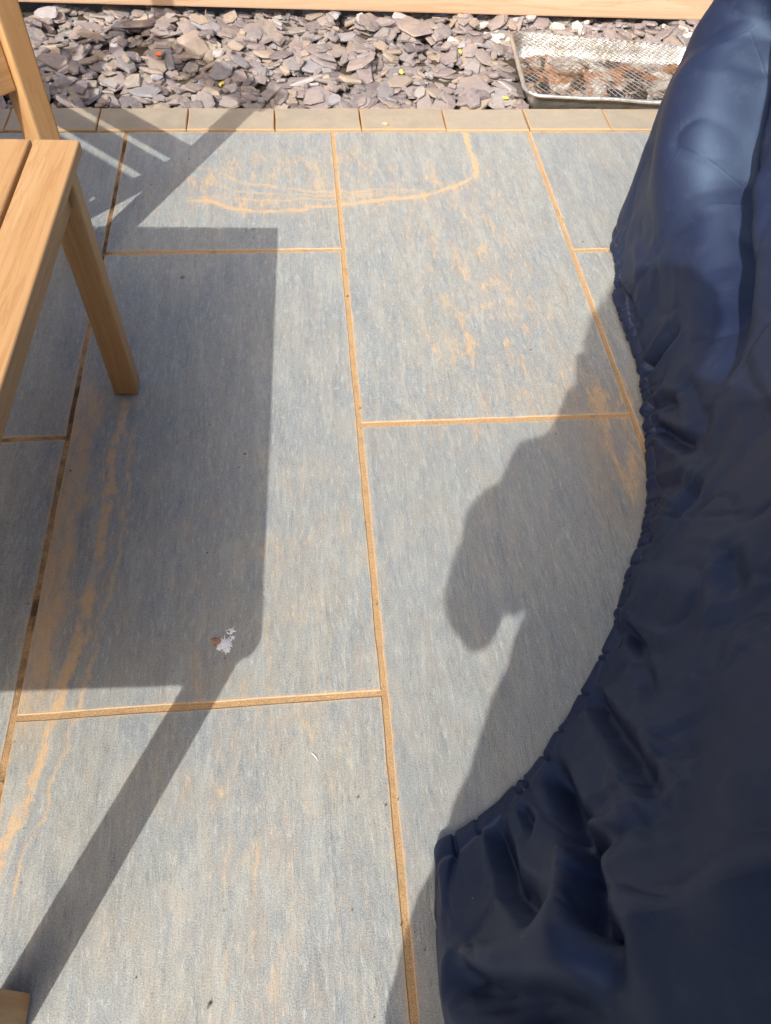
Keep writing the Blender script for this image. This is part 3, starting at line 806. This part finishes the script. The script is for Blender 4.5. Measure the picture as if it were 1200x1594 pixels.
def build_cover():
    from mathutils import noise as mn
    NV, NB_ = 620, 110
    G = cover_base(NV, NB_)
    nr, nc, _ = G.shape
    Nm = grid_normals(G)
    flat = G.reshape(-1, 3)
    D = np.zeros(nr * nc)
    for pts, d, w in FOLDS:
        P = np.array(pts)
        best = np.full(len(flat), 9.0); tb = np.zeros(len(flat))
        L = np.r_[0, np.cumsum(np.linalg.norm(np.diff(P, axis=0), axis=1))]
        for a in range(len(P) - 1):
            A, B = P[a], P[a + 1]
            ab = B - A; l2 = ab @ ab + 1e-12
            t = np.clip(((flat - A) @ ab) / l2, 0, 1)
            dist = np.linalg.norm(flat - (A + t[:, None] * ab), axis=1)
            up = dist < best
            best[up] = dist[up]; tb[up] = (L[a] + t[up] * (L[a + 1] - L[a])) / L[-1]
        # folds open out of the hem and die away into the cloth
        taper = np.clip(np.minimum(tb / .10 + .45, (1 - tb) / .35 + .12), 0, 1) if d < 0 else np.clip(np.minimum(tb / .45 + .05, (1 - tb) / .35 + .25), 0, 1)
        ww = w * (0.8 + .4 * tb)
        prof = (np.clip(1 - best / (2.1 * ww), 0, 1) ** 1.15 - 0.22 * np.exp(-((best - 2.0 * ww) / (1.0 * ww)) ** 2)) if -.05 < d < 0 else np.exp(-(best / ww) ** 2)
        D += d * taper * prof
    # flat panels meeting in sharp straight creases, left by the way the cover was folded
    rc = random.Random(9)
    for k in range(70):
        r0, c0 = rc.randrange(6, 120), rc.randrange(5, NV - 5)
        A = G[r0, c0]
        r1, c1 = min(max(r0 + rc.randrange(-55, 56), 4), 140), min(max(c0 + rc.randrange(-70, 71), 2), NV - 3)
        B = G[r1, c1]
        ab = B - A; ln_ = math.sqrt(ab @ ab) + 1e-6
        if ln_ < .06 or ln_ > .5: continue
        tq = np.clip(((flat - A) @ ab) / ln_ ** 2, 0, 1)
        dist = np.linalg.norm(flat - (A + tq[:, None] * ab), axis=1)
        w_ = rc.uniform(.012, .045)
        D += rc.choice((-1, -1, 1)) * rc.uniform(.16, .36) * w_ * np.clip(1 - dist / w_, 0, 1) * np.sin(np.clip(tq, .03, .97) * math.pi) ** .5
    D = D.reshape(nr, nc)
    # arc length along the hem
    seg = np.linalg.norm(np.diff(G[0], axis=0, append=G[0][:1]), axis=1)
    arc = np.r_[0, np.cumsum(seg)[:-1]]
    Z = G[:, :, 2]
    ph = np.array([mn.noise(Vector((a * 3.1, 4.2, 0))) for a in arc]) * 5.0
    amp = np.array([0.55 + 0.75 * mn.noise(Vector((a * 4.7, 9.0, 0))) for a in arc])
    gath = np.sin(arc * 2 * math.pi / 0.105 + ph) + .5 * np.sin(arc * 2 * math.pi / 0.058 + ph * 1.7 + 1)
    D += (0.0050 * amp * gath)[None, :] * np.exp(-np.maximum(Z - .03, 0) / 0.065) * np.clip((Z + .0) / .04, .35, 1)
    # the elastic pinches the hem at uneven intervals; each pinch throws a small pleat up the cloth
    rp = random.Random(21)
    s_ = 0.0
    while s_ < arc[NV - 1] + .3:
        s_ += rp.choice((.014, .022, .03, .042, .058, .07)) * rp.uniform(.8, 1.2)
        dep, slope, ln = rp.uniform(.5, 1.1), rp.uniform(-.9, .9), rp.uniform(.015, .06)
        dd = np.abs(arc - s_)[None, :]
        D -= .0062 * dep * np.exp(-(dd / .0032) ** 2) * np.where(Z < .042, 1.0, 0.0)
        up_ = np.maximum(Z - .038, 0)
        dd2 = np.abs(arc[None, :] - s_ - slope * up_)
        D -= .0085 * dep * np.clip(1 - dd2 / (.0055 + .16 * up_), 0, 1) * np.exp(-up_ / ln) * (Z >= .038)
    D += 0.0022 * np.exp(-((Z - .022) / .012) ** 2)
    D -= 0.0030 * np.exp(-((Z - .040) / .0045) ** 2)               # the sewn line of the elastic channel
    # broad slack in the cloth
    for r_ in range(nr):
        for c_ in range(0, nc):
            q = G[r_, c_]
            D[r_, c_] += 0.007 * mn.noise(Vector((q[0] * 4.2, q[1] * 4.2, q[2] * 3.2))) + 0.0035 * mn.noise(Vector((q[0] * 15, q[1] * 15, q[2] * 9 + 3)))
    # sharp creases where the thin cloth has been folded and crumpled
    for r_ in range(nr):
        for c_ in range(NV):
            q = G[r_, c_]
            a1 = 1 - abs(2 * mn.noise(Vector((q[0] * 3.4 + 7, q[1] * 3.4, q[2] * 2.4))))
            a2 = 1 - abs(2 * mn.noise(Vector((q[0] * 8.0 + q[2] * 3, q[1] * 8.0, q[2] * 6.0 + 5))))
            D[r_, c_] += 0.0065 * max(a1, 0) ** 3 - 0.0045 * max(a2, 0) ** 5
    G = G + Nm * D[:, :, None]
    # puckers of the lower edge
    low = np.array([0.006 * mn.noise(Vector((a * 40, 0, 7))) for a in arc])
    G[0, :, 2] += low; G[1, :, 2] += low * .6
    G[:, :, 2] = np.maximum(G[:, :, 2], 0.0015)
    vs = G.reshape(-1, 3)
    fs = []
    for r_ in range(nr - 1):
        b0, b1 = r_ * nc, (r_ + 1) * nc
        for c_ in range(nc):
            d_ = (c_ + 1) % nc
            fs.append((b0 + c_, b0 + d_, b1 + d_, b1 + c_))
    fs.append(tuple(range((nr - 1) * nc, nr * nc)))
    o = mesh_obj('furniture_cover', vs, fs, mat_cover(), None, True)
    # a pale line of stitching above the elastic hem and down one panel seam
    sm = np.zeros((nr, nc))
    st = np.abs(Z - .041) < .0022
    sm[st] = 1.0
    at = o.data.attributes.new("seam", 'FLOAT', 'POINT'); at.data.foreach_set('value', sm.reshape(-1))
    sol = o.modifiers.new('thickness', 'SOLIDIFY'); sol.thickness = 0.0012; sol.offset = -1
    tag(o, 'navy blue fabric furniture cover with gathered elastic hem', 'furniture cover')
    return o
build_cover()

# ------------------------------------------------------------------ spent foil barbecue on the slate
def rrect(x0, x1, y0, y1, r, n=6):
    out = []
    for cx, cy, a in ((x1 - r, y0 + r, -90), (x1 - r, y1 - r, 0), (x0 + r, y1 - r, 90), (x0 + r, y0 + r, 180)):
        for k in range(n + 1):
            t = math.radians(a + 90 * k / n); out.append((cx + r * math.cos(t), cy + r * math.sin(t)))
    return out
M_FOIL, M_WIRE, M_ASH = mat_foil(), mat_wire(), mat_ash()
TX, TY = 0.33, 0.205                # half size of the rim
tray = empty('foil_barbecue_tray', (0.965, 2.117, -0.038), -0.055)
tray.rotation_euler = (math.radians(1.0), math.radians(1.2), -0.055)
tag(tray, 'used foil barbecue tray with wire mesh lid on the slate', 'barbecue tray')
from mathutils import noise as _mn
def sag(x, y):                      # the thin foil is bent along its back and right side
    return -0.016 * max(0, y / TY) * (0.5 + 0.5 * x / TX) + 0.003 * _mn.noise(Vector((x * 9, y * 9, 0)))
def tray_mesh():
    prof = [(0.045, 0.0), (0.026, 0.004), (0.014, 0.040), (0.004, 0.070), (0.0, 0.076), (-0.006, 0.079), (-0.011, 0.076), (-0.012, 0.071), (-0.009, 0.068)]
    vs, fs = [], []
    for ins, z in prof:
        ring = rrect(-TX + ins, TX - ins, -TY + ins, TY - ins, max(.05 - ins, .012), 8)
        dense = []
        for i, a in enumerate(ring):
            b = ring[(i + 1) % len(ring)]
            n = 1 if math.dist(a, b) < .05 else 16
            dense += [(a[0] + (b[0] - a[0]) * t / n, a[1] + (b[1] - a[1]) * t / n) for t in range(n)]
        for (x, y) in dense:
            k = _mn.noise(Vector((x * 38, y * 38, z * 30))) * .0022
            vs.append((x + k, y + k, z + (sag(x, y) if z > .02 else 0) * (z / .079)))
    n = len(dense)
    for r_ in range(len(prof) - 1):
        for i in range(n):
            j = (i + 1) % n
            fs.append((r_ * n + i, r_ * n + j, (r_ + 1) * n + j, (r_ + 1) * n + i))
    fs.append(tuple(range(n - 1, -1, -1)))
    return vs, fs
v_, f_ = tray_mesh()
mesh_obj('foil_tray', v_, f_, M_FOIL, tray, True)
# ash bed
av, af, idx = [], [], {}
NA, NB2 = 90, 56
for i in range(NA + 1):
    for j in range(NB2 + 1):
        x = -TX + .028 + (2 * TX - .056) * i / NA; y = -TY + .028 + (2 * TY - .056) * j / NB2
        z = 0.012 + .013 * _mn.noise(Vector((x * 14, y * 14, 1))) + .008 * _mn.noise(Vector((x * 45, y * 45, 4))) + .003 * _mn.noise(Vector((x * 120, y * 120, 2)))
        idx[i, j] = len(av); av.append((x, y, max(z, .006)))
for i in range(NA):
    for j in range(NB2):
        x, y, _ = av[idx[i, j]]
        if abs(x) > TX - .06 and abs(y) > TY - .06 and (abs(x) - TX + .06) ** 2 + (abs(y) - TY + .06) ** 2 > .034 ** 2: continue
        af.append((idx[i, j], idx[i + 1, j], idx[i + 1, j + 1], idx[i, j + 1]))
mesh_obj('ash_bed', av, af, M_ASH, tray, True)
coal = plain('charcoal', (.03, .027, .025), .9, scale=60, var=.5)
for k in range(9):
    me = pebble_mesh(60 + k, 2, .5); me.name = 'charcoal_lump'; me.materials.append(coal)
    o = bpy.data.objects.new('charcoal_lump', me)
    s = random.uniform(.022, .045)
    o.scale = (s * 1.3, s, s * .55); o.rotation_euler = (0, 0, random.uniform(0, 6))
    o.location = (random.choice((-.22, -.02, .1, .2)) + random.uniform(-.06, .06), random.uniform(-.13, .08), .022)
    link(o, tray)
# wire mesh lid: two crossing families of thin wires
def wire_mesh():
    vs, fs = [], []
    th = 0.0009
    step = 0.0175
    hx, hy = TX - .001, TY - .001
    for fam in (1, -1):
        ang = math.radians(52) * fam
        dx, dy = math.cos(ang), math.sin(ang)
        nx, ny = -dy, dx
        m = int((hx + hy) / step) + 2
        for k in range(-m, m + 1):
            ox, oy = nx * k * step, ny * k * step
            t0, t1 = -9.0, 9.0
            for o_, d_, h_ in ((ox, dx, hx), (oy, dy, hy)):
                a, b = (-h_ - o_) / d_, (h_ - o_) / d_
                t0, t1 = max(t0, min(a, b)), min(t1, max(a, b))
            if t1 - t0 < .02: continue
            n = max(4, int((t1 - t0) / .02))
            base = len(vs)
            for i in range(n + 1):
                t = t0 + (t1 - t0) * i / n
                x, y = ox + dx * t, oy + dy * t
                edge = min(1.0, min(hx - abs(x), hy - abs(y)) / .05)
                z = 0.0785 + sag(x, y) + fam * .0004 + edge * (.008 * _mn.noise(Vector((x * 6, y * 6, 8))) + .004)
                w = .0014 * _mn.noise(Vector((x * 20, y * 20, fam)))
                for s_, u_ in ((-th, 0), (0, th), (th, 0), (0, -th)):
                    vs.append((x + nx * (s_ + w), y + ny * (s_ + w), z + u_))
            for i in range(n):
                for q in range(4):
                    r_ = (q + 1) % 4
                    fs.append((base + i * 4 + q, base + i * 4 + r_, base + i * 4 + 4 + r_, base + i * 4 + 4 + q))
    return vs, fs
v_, f_ = wire_mesh()
tag(mesh_obj('wire_mesh', v_, f_, M_WIRE, tray), kind='stuff')

# ------------------------------------------------------------------ small things
M_DROP = plain('bird_dropping_white', (.80, .82, .84), .6, scale=300, var=.12)
M_DROPB = plain('bird_dropping_brown', (.36, .20, .12), .7, scale=300, var=.4)
def splat(name, cx, cy, rad, spikes, mat, parent, seed, h=.002, lo=.35):
    r = random.Random(seed); n = spikes * 4
    vs = [(cx, cy, .0012 + h)]; inner, outer = [], []
    for k in range(n):
        a = 2 * math.pi * k / n
        rr = rad * (r.uniform(.55, .85) if k % 4 or r.random() < .45 else r.uniform(.9, 1.5))
        outer.append((cx + rr * math.cos(a), cy + rr * math.sin(a), .0009))
        inner.append((cx + rr * .6 * math.cos(a), cy + rr * .6 * math.sin(a), .0012 + h * r.uniform(.4, .9)))
    vs += inner + outer
    fs = []
    for k in range(n):
        j = (k + 1) % n
        fs += [(0, 1 + k, 1 + j), (1 + k, 1 + n + k, 1 + n + j, 1 + j)]
    return mesh_obj(name, vs, fs, mat, parent, False)
bd = empty('bird_dropping', (-0.273, 0.112, 0.0))
tag(bd, 'white and brown bird dropping splashed on the shaded slab', 'bird dropping')
splat('white_splash', 0.004, -0.003, .015, 11, M_DROP, bd, 3, .003)
splat('white_splash', 0.006, -0.014, .009, 7, M_DROP, bd, 14, .002)
splat('white_splash', -0.006, -0.010, .008, 6, M_DROP, bd, 15, .002)
splat('white_splash', 0.011, 0.020, .009, 7, M_DROP, bd, 5, .0012)
splat('white_splash', 0.016, 0.008, .005, 5, M_DROP, bd, 16, .001)
splat('brown_splash', -0.013, 0.003, .011, 7, M_DROPB, bd, 8, .003)
splat('brown_splash', 0.009, 0.019, .004, 5, M_DROPB, bd, 9, .0025)
def strand(name, pts, w, mat, label, cat, group=None):
    vs, fs = [], []
    for i, q in enumerate(pts):
        q = Vector(q); d = (Vector(pts[min(i + 1, len(pts) - 1)]) - Vector(pts[max(i - 1, 0)])).normalized()
        n = Vector((-d.y, d.x, 0)).normalized(); k = w * (1 - .7 * abs(2 * i / (len(pts) - 1) - 1))
        for t in range(4):
            a = t * math.pi / 2; vs.append(q + n * (k * math.cos(a)) + Vector((0, 0, abs(k) * math.sin(a) * .6)))
    for i in range(len(pts) - 1):
        for t in range(4):
            s = (t + 1) % 4; fs.append((i * 4 + t, i * 4 + s, i * 4 + 4 + s, i * 4 + 4 + t))
    o = mesh_obj(name, vs, fs, mat, None)
    return tag(o, label, cat, group)
strand('feather_wisp', [(-.128, -.092, .0015), (-.124, -.096, .003), (-.120, -.101, .003), (-.117, -.107, .0015)], .0008, M_DROP, 'tiny white feather wisp on the sunlit front slab', 'feather')
M_YEL = plain('yellow_petal', (.75, .58, .10), .6)
M_ORG = plain('orange_plastic', (.80, .14, .04), .4)
M_LEAF = plain('dry_leaf', (.35, .20, .10), .8)
M_TWIG = plain('dry_stalk', (.42, .33, .22), .85)
def flake(name, x, y, z, s, mat, seed):
    r = random.Random(seed)
    vs = [(0, 0, .25 * s)]; n = 7
    for k in range(n):
        a = 2 * math.pi * k / n; q = s * r.uniform(.35, .6)
        vs.append((q * math.cos(a) * 1.3, q * math.sin(a), r.uniform(-.1, .2) * s))
    vs += [(a, b, c - .0012) for a, b, c in vs]
    fs = []
    m_ = n + 1
    for k in range(n):
        j = (k + 1) % n
        fs += [(0, 1 + k, 1 + j), (m_, m_ + 1 + j, m_ + 1 + k), (1 + k, m_ + 1 + k, m_ + 1 + j, 1 + j)]
    o = mesh_obj(name, vs, fs, mat, None)
    o.location = (x, y, z); o.rotation_euler = (r.uniform(-.3, .3), r.uniform(-.3, .3), r.uniform(0, 6))
    return o
for k, (x, y, lab) in enumerate(((.247, 2.14, 'yellow petal in the middle of the slate bed'), (.47, 2.30, 'yellow petal on the slate near the timber wall'),
                                 (-.34, 2.08, 'yellow petal on the slate beside the armchair shadow'), (.57, 1.97, 'yellow petal on the slate by the tray corner'))):
    tag(flake('fallen_petal', x, y, hf_at(x, y) + .008, .018, M_YEL, 20 + k), lab, 'petal', 'yellow petals on the slate')
tag(flake('orange_fragment', -.545, 2.22, hf_at(-.545, 2.22) + .010, .026, M_ORG, 50), 'small orange fragment on the slate near the armchair', 'fragment')
tag(flake('clay_crumb', .165, 1.81, .008, .016, M_TWIG, 51), 'small brown crumb lying on the kerb blocks', 'crumb')
tag(flake('dark_crumb', -.404, 1.105, .003, .008, M_LEAF, 52), 'tiny dark crumb on the slab inside the table shadow', 'crumb')
rr_ = random.Random(5)
for k, (x, y, lab) in enumerate(((-.62, 2.42, 'dry grass stalk on the slate beside the armchair post'), (-.40, 2.46, 'dry grass stalk on the slate under the timber wall'))):
    z = hf_at(x, y) + .014; a = rr_.uniform(0, 6); l = rr_.uniform(.03, .07)
    strand('dry_stalk', [(x - l * math.cos(a), y - l * math.sin(a), z - .006), (x - .3 * l * math.cos(a), y - .3 * l * math.sin(a), z + .005), (x + .3 * l * math.cos(a), y + .3 * l * math.sin(a) + .004, z + .006), (x + l * math.cos(a), y + l * math.sin(a), z - .004)],
           .0014, M_TWIG, lab, 'stalk', 'dry stalks on the slate')

# loose grit and crumbs blown over the paving
def grit():
    r = random.Random(77); vs, fs = [], []
    for k in range(220):
        x, y = r.uniform(-.95, .95), r.uniform(-.55, 1.78)
        if r.random() < .45:                      # more of it lies beside the joints
            x = r.choice((-.606, 0, .606)) + r.gauss(0, .018)
        s = r.uniform(.0008, .0026) if r.random() < .93 else r.uniform(.003, .0045)
        b = len(vs)
        for dx, dy, dz in ((1, 0, .3), (-.5, .8, .2), (-.5, -.8, .3), (.1, .1, 1.3), (0, 0, -.1)):
            vs.append((x + s * (dx + r.uniform(-.3, .3)), y + s * (dy + r.uniform(-.3, .3)), .0012 + s * dz))
        fs += [(b, b + 1, b + 3), (b + 1, b + 2, b + 3), (b + 2, b, b + 3), (b + 1, b, b + 4), (b + 2, b + 1, b + 4), (b, b + 2, b + 4)]
    o = mesh_obj('grit', vs, fs, plain('grit_crumbs', (.30, .22, .14), .9, scale=25, var=.6), patio)
    tag(o, kind='stuff')
grit()

# ------------------------------------------------------------------ the photographer, standing behind the camera
M_SKIN = plain('skin', (.55, .34, .25), .5, scale=60, var=.08)
M_SHIRT = plain('grey_shirt_cloth', (.22, .23, .26), .9, scale=200, var=.15)
M_JEANS = plain('blue_denim', (.07, .09, .15), .9, scale=300, var=.3)
M_SHOE = plain('black_shoe', (.03, .03, .03), .6)
M_HAIR = plain('brown_hair', (.08, .05, .03), .6, scale=90, var=.4)
def build_person():
    px_, py_ = -0.115, -0.93
    K = 1.055
    V, E, Rr = [], [], []
    def add(co, r, par=None):
        V.append(co); Rr.append(r)
        if par is not None: E.append((par, len(V) - 1))
        return len(V) - 1
    def loc(x, y, z): return tuple(CAM_POS + CAM_ROT @ Vector((x, y, z)))
    pel = add((px_, py_, .95 * K), (.170, .120))
    spi = add((px_, py_, 1.10 * K), (.185, .125), pel)
    che = add((px_, py_ + .01, 1.28 * K), (.175, .120), spi)
    up = add((px_, py_ + .02, 1.41 * K), (.130, .090), che)
    nk = add((px_ - .015, py_ + .105, 1.535), (.056, .058), up)
    hd = add((px_ - .030, py_ + .180, 1.590), (.074, .090), nk)
    hm = add((px_ - .035, py_ + .195, 1.655), (.080, .098), hd)
    ht = add((px_ - .035, py_ + .185, 1.715), (.060, .072), hm)
    add((px_ - .032, py_ + .292, 1.605), (.013, .014), hd)                 # nose
    for s in (-1, 1): add((px_ - .033 + s * .082, py_ + .180, 1.625), (.012, .022), hm)
    for s in (-1, 1):
        hip = add((px_ + s * .085, py_, .88 * K), (.092, .098), pel)
        kn = add((px_ + s * .100, py_ + .015, .49 * K), (.062, .066), hip)
        ca = add((px_ + s * .102, py_ - .005, .33 * K), (.056, .060), kn)
        an = add((px_ + s * .105, py_ - .01, .09), (.038, .042), ca)
        fo = add((px_ + s * .115, py_ + .07, .045), (.042, .040), an)
        add((px_ + s * .122, py_ + .145, .035), (.040, .030), fo)
        add((px_ + s * .105, py_ - .055, .04), (.034, .036), an)
    for s in (-1, 1):
        sh = add((px_ + s * .170, py_ + .015, 1.400 * K), (.072, .074), up)
        mu = add((px_ + s * .200, py_ + .020, 1.20 * K), (.115, .090), sh)
        el = (px_ - .285, py_ + .060, 1.010) if s < 0 else (px_ + .235, py_ + .09, 1.05)
        add((px_ + s * .225, py_ + .03, 1.045), (.085, .070), mu)               # slack of the jacket under the arm
        e_ = add(el, (.098, .084), mu)
        add((el[0] - s * .075, el[1] - .01, el[2] - .080), (.055, .050), e_)      # loose cuff of the sleeve at the elbow
        wr = loc(s * .085, -.150, .085)
        fm = add(tuple((Vector(el) * .5 + Vector(wr) * .5)), (.078, .070), e_)
        w_ = add(wr, (.028, .034), fm)
        pm = add(loc(s * .066, -.112, .048), (.020, .036), w_)
        kn_ = add(loc(s * .054, -.094, .032), (.015, .034), pm)
        # four fingers round the phone's edge, each bent at the knuckle, and a thumb on the screen side
        for k in range(4):
            yk = -.060 - k * .019
            ln = (.92, 1.0, .96, .8)[k]
            b = add(loc(s * .050, yk, .024), (.0092, .0092), kn_)
            c = add(loc(s * .047, yk, .010), (.0086, .0086), b)
            add(loc(s * (.045 - .024 * ln), yk + .003, .0055), (.0072, .0072), c)
        t1 = add(loc(s * .052, -.088, .046), (.011, .011), pm)
        add(loc(s * .030, -.062, .034), (.0092, .0092), t1)
    me = bpy.data.meshes.new('person')
    me.from_pydata(V, E, [])
    o = bpy.data.objects.new('person', me); link(o)
    sk = o.modifiers.new('skin', 'SKIN'); sk.use_smooth_shade = True; sk.branch_smoothing = .6
    if not me.skin_vertices: 
        bpy.context.view_layer.update()
    for i, r in enumerate(Rr): me.skin_vertices[0].data[i].radius = r
    me.skin_vertices[0].data[0].use_root = True
    ss = o.modifiers.new('smooth', 'SUBSURF'); ss.levels = 2; ss.render_levels = 2
    # freeze, so that clothing can be given to the faces by height
    bpy.context.view_layer.update()
    dg = bpy.context.evaluated_depsgraph_get()
    fm_ = bpy.data.meshes.new_from_object(o.evaluated_get(dg))
    o.modifiers.clear(); o.data = fm_; fm_.name = 'person'
    fm_.materials.clear()
    for v in fm_.vertices:
        if v.co.y < -.60 and .1 < v.co.z < 1.5:
            v.co += v.normal * (.022 * _mn.noise(v.co * 11) + .012 * _mn.noise(v.co * 24))
    for m_ in (M_SKIN, M_SHIRT, M_JEANS, M_SHOE): fm_.materials.append(m_)
    for f in fm_.polygons:
        c = f.center
        dxy = math.hypot(c.x - px_, c.y - (py_ + .03))
        k = 0
        if c.z < .085: k = 3
        elif c.z < .93 and c.y < -.70: k = 2
        elif c.z < 1.52 and c.y < -.62: k = 1
        f.material_index = k
        f.use_smooth = True
    tag(o, 'standing person in grey shirt and jeans holding a phone', 'person')
    bm = bmesh.new()
    bmesh.ops.create_icosphere(bm, subdivisions=4, radius=1.0)
    for v in list(bm.verts):
        if v.co.z < -.85 or (v.co.y > .35 and v.co.z < .45): bm.verts.remove(v)
    for v in bm.verts:
        k = 1 + .09 * _mn.noise(v.co * 4) + .05 * _mn.noise(v.co * 11)
        dz = .108 if v.co.z > 0 else .20
        wd = .128 if v.co.z > 0 else .128 + .02 * -v.co.z
        v.co = Vector((px_ - .035 + v.co.x * wd * k, py_ + .170 + v.co.y * .120 * k, 1.655 + v.co.z * dz * k))
    bm_obj('hair', bm, M_HAIR, o, True)
    for s in (-1, 1):
        bm = bmesh.new(); bmesh.ops.create_uvsphere(bm, u_segments=12, v_segments=8, radius=.012)
        for v in bm.verts: v.co += Vector((px_ - .033 + s * .031, py_ + .268, 1.640))
        bm_obj('eye', bm, plain('eye_white', (.7, .68, .65), .3) if 'eye_white' not in bpy.data.materials else bpy.data.materials['eye_white'], o, True)
    return o
build_person()
ph = empty('phone', (0, 0, 0))
ph.matrix_world = Matrix.Translation(CAM_POS + CAM_ROT @ Vector((0.0, -0.052, 0.016))) @ CAM_ROT.to_4x4()
tag(ph, 'black phone held up by the standing person', 'phone')
M_PH = plain('phone_black', (.02, .02, .022), .35)
M_GL = plain('phone_glass', (.01, .01, .012), .08)
pb = bm_obj('body', box_bm(-.037, .037, -.078, .078, -.0042, .0042, .003, 3), M_PH, ph)
bm_obj('screen', box_bm(-.034, .034, -.074, .074, .0043, .0048), M_GL, ph)
bm = bmesh.new(); bmesh.ops.create_cone(bm, cap_ends=True, segments=24, radius1=.007, radius2=.006, depth=.002)
for v in bm.verts: v.co += Vector((0, .052, -.0053))
bm_obj('lens', bm, M_GL, pb)
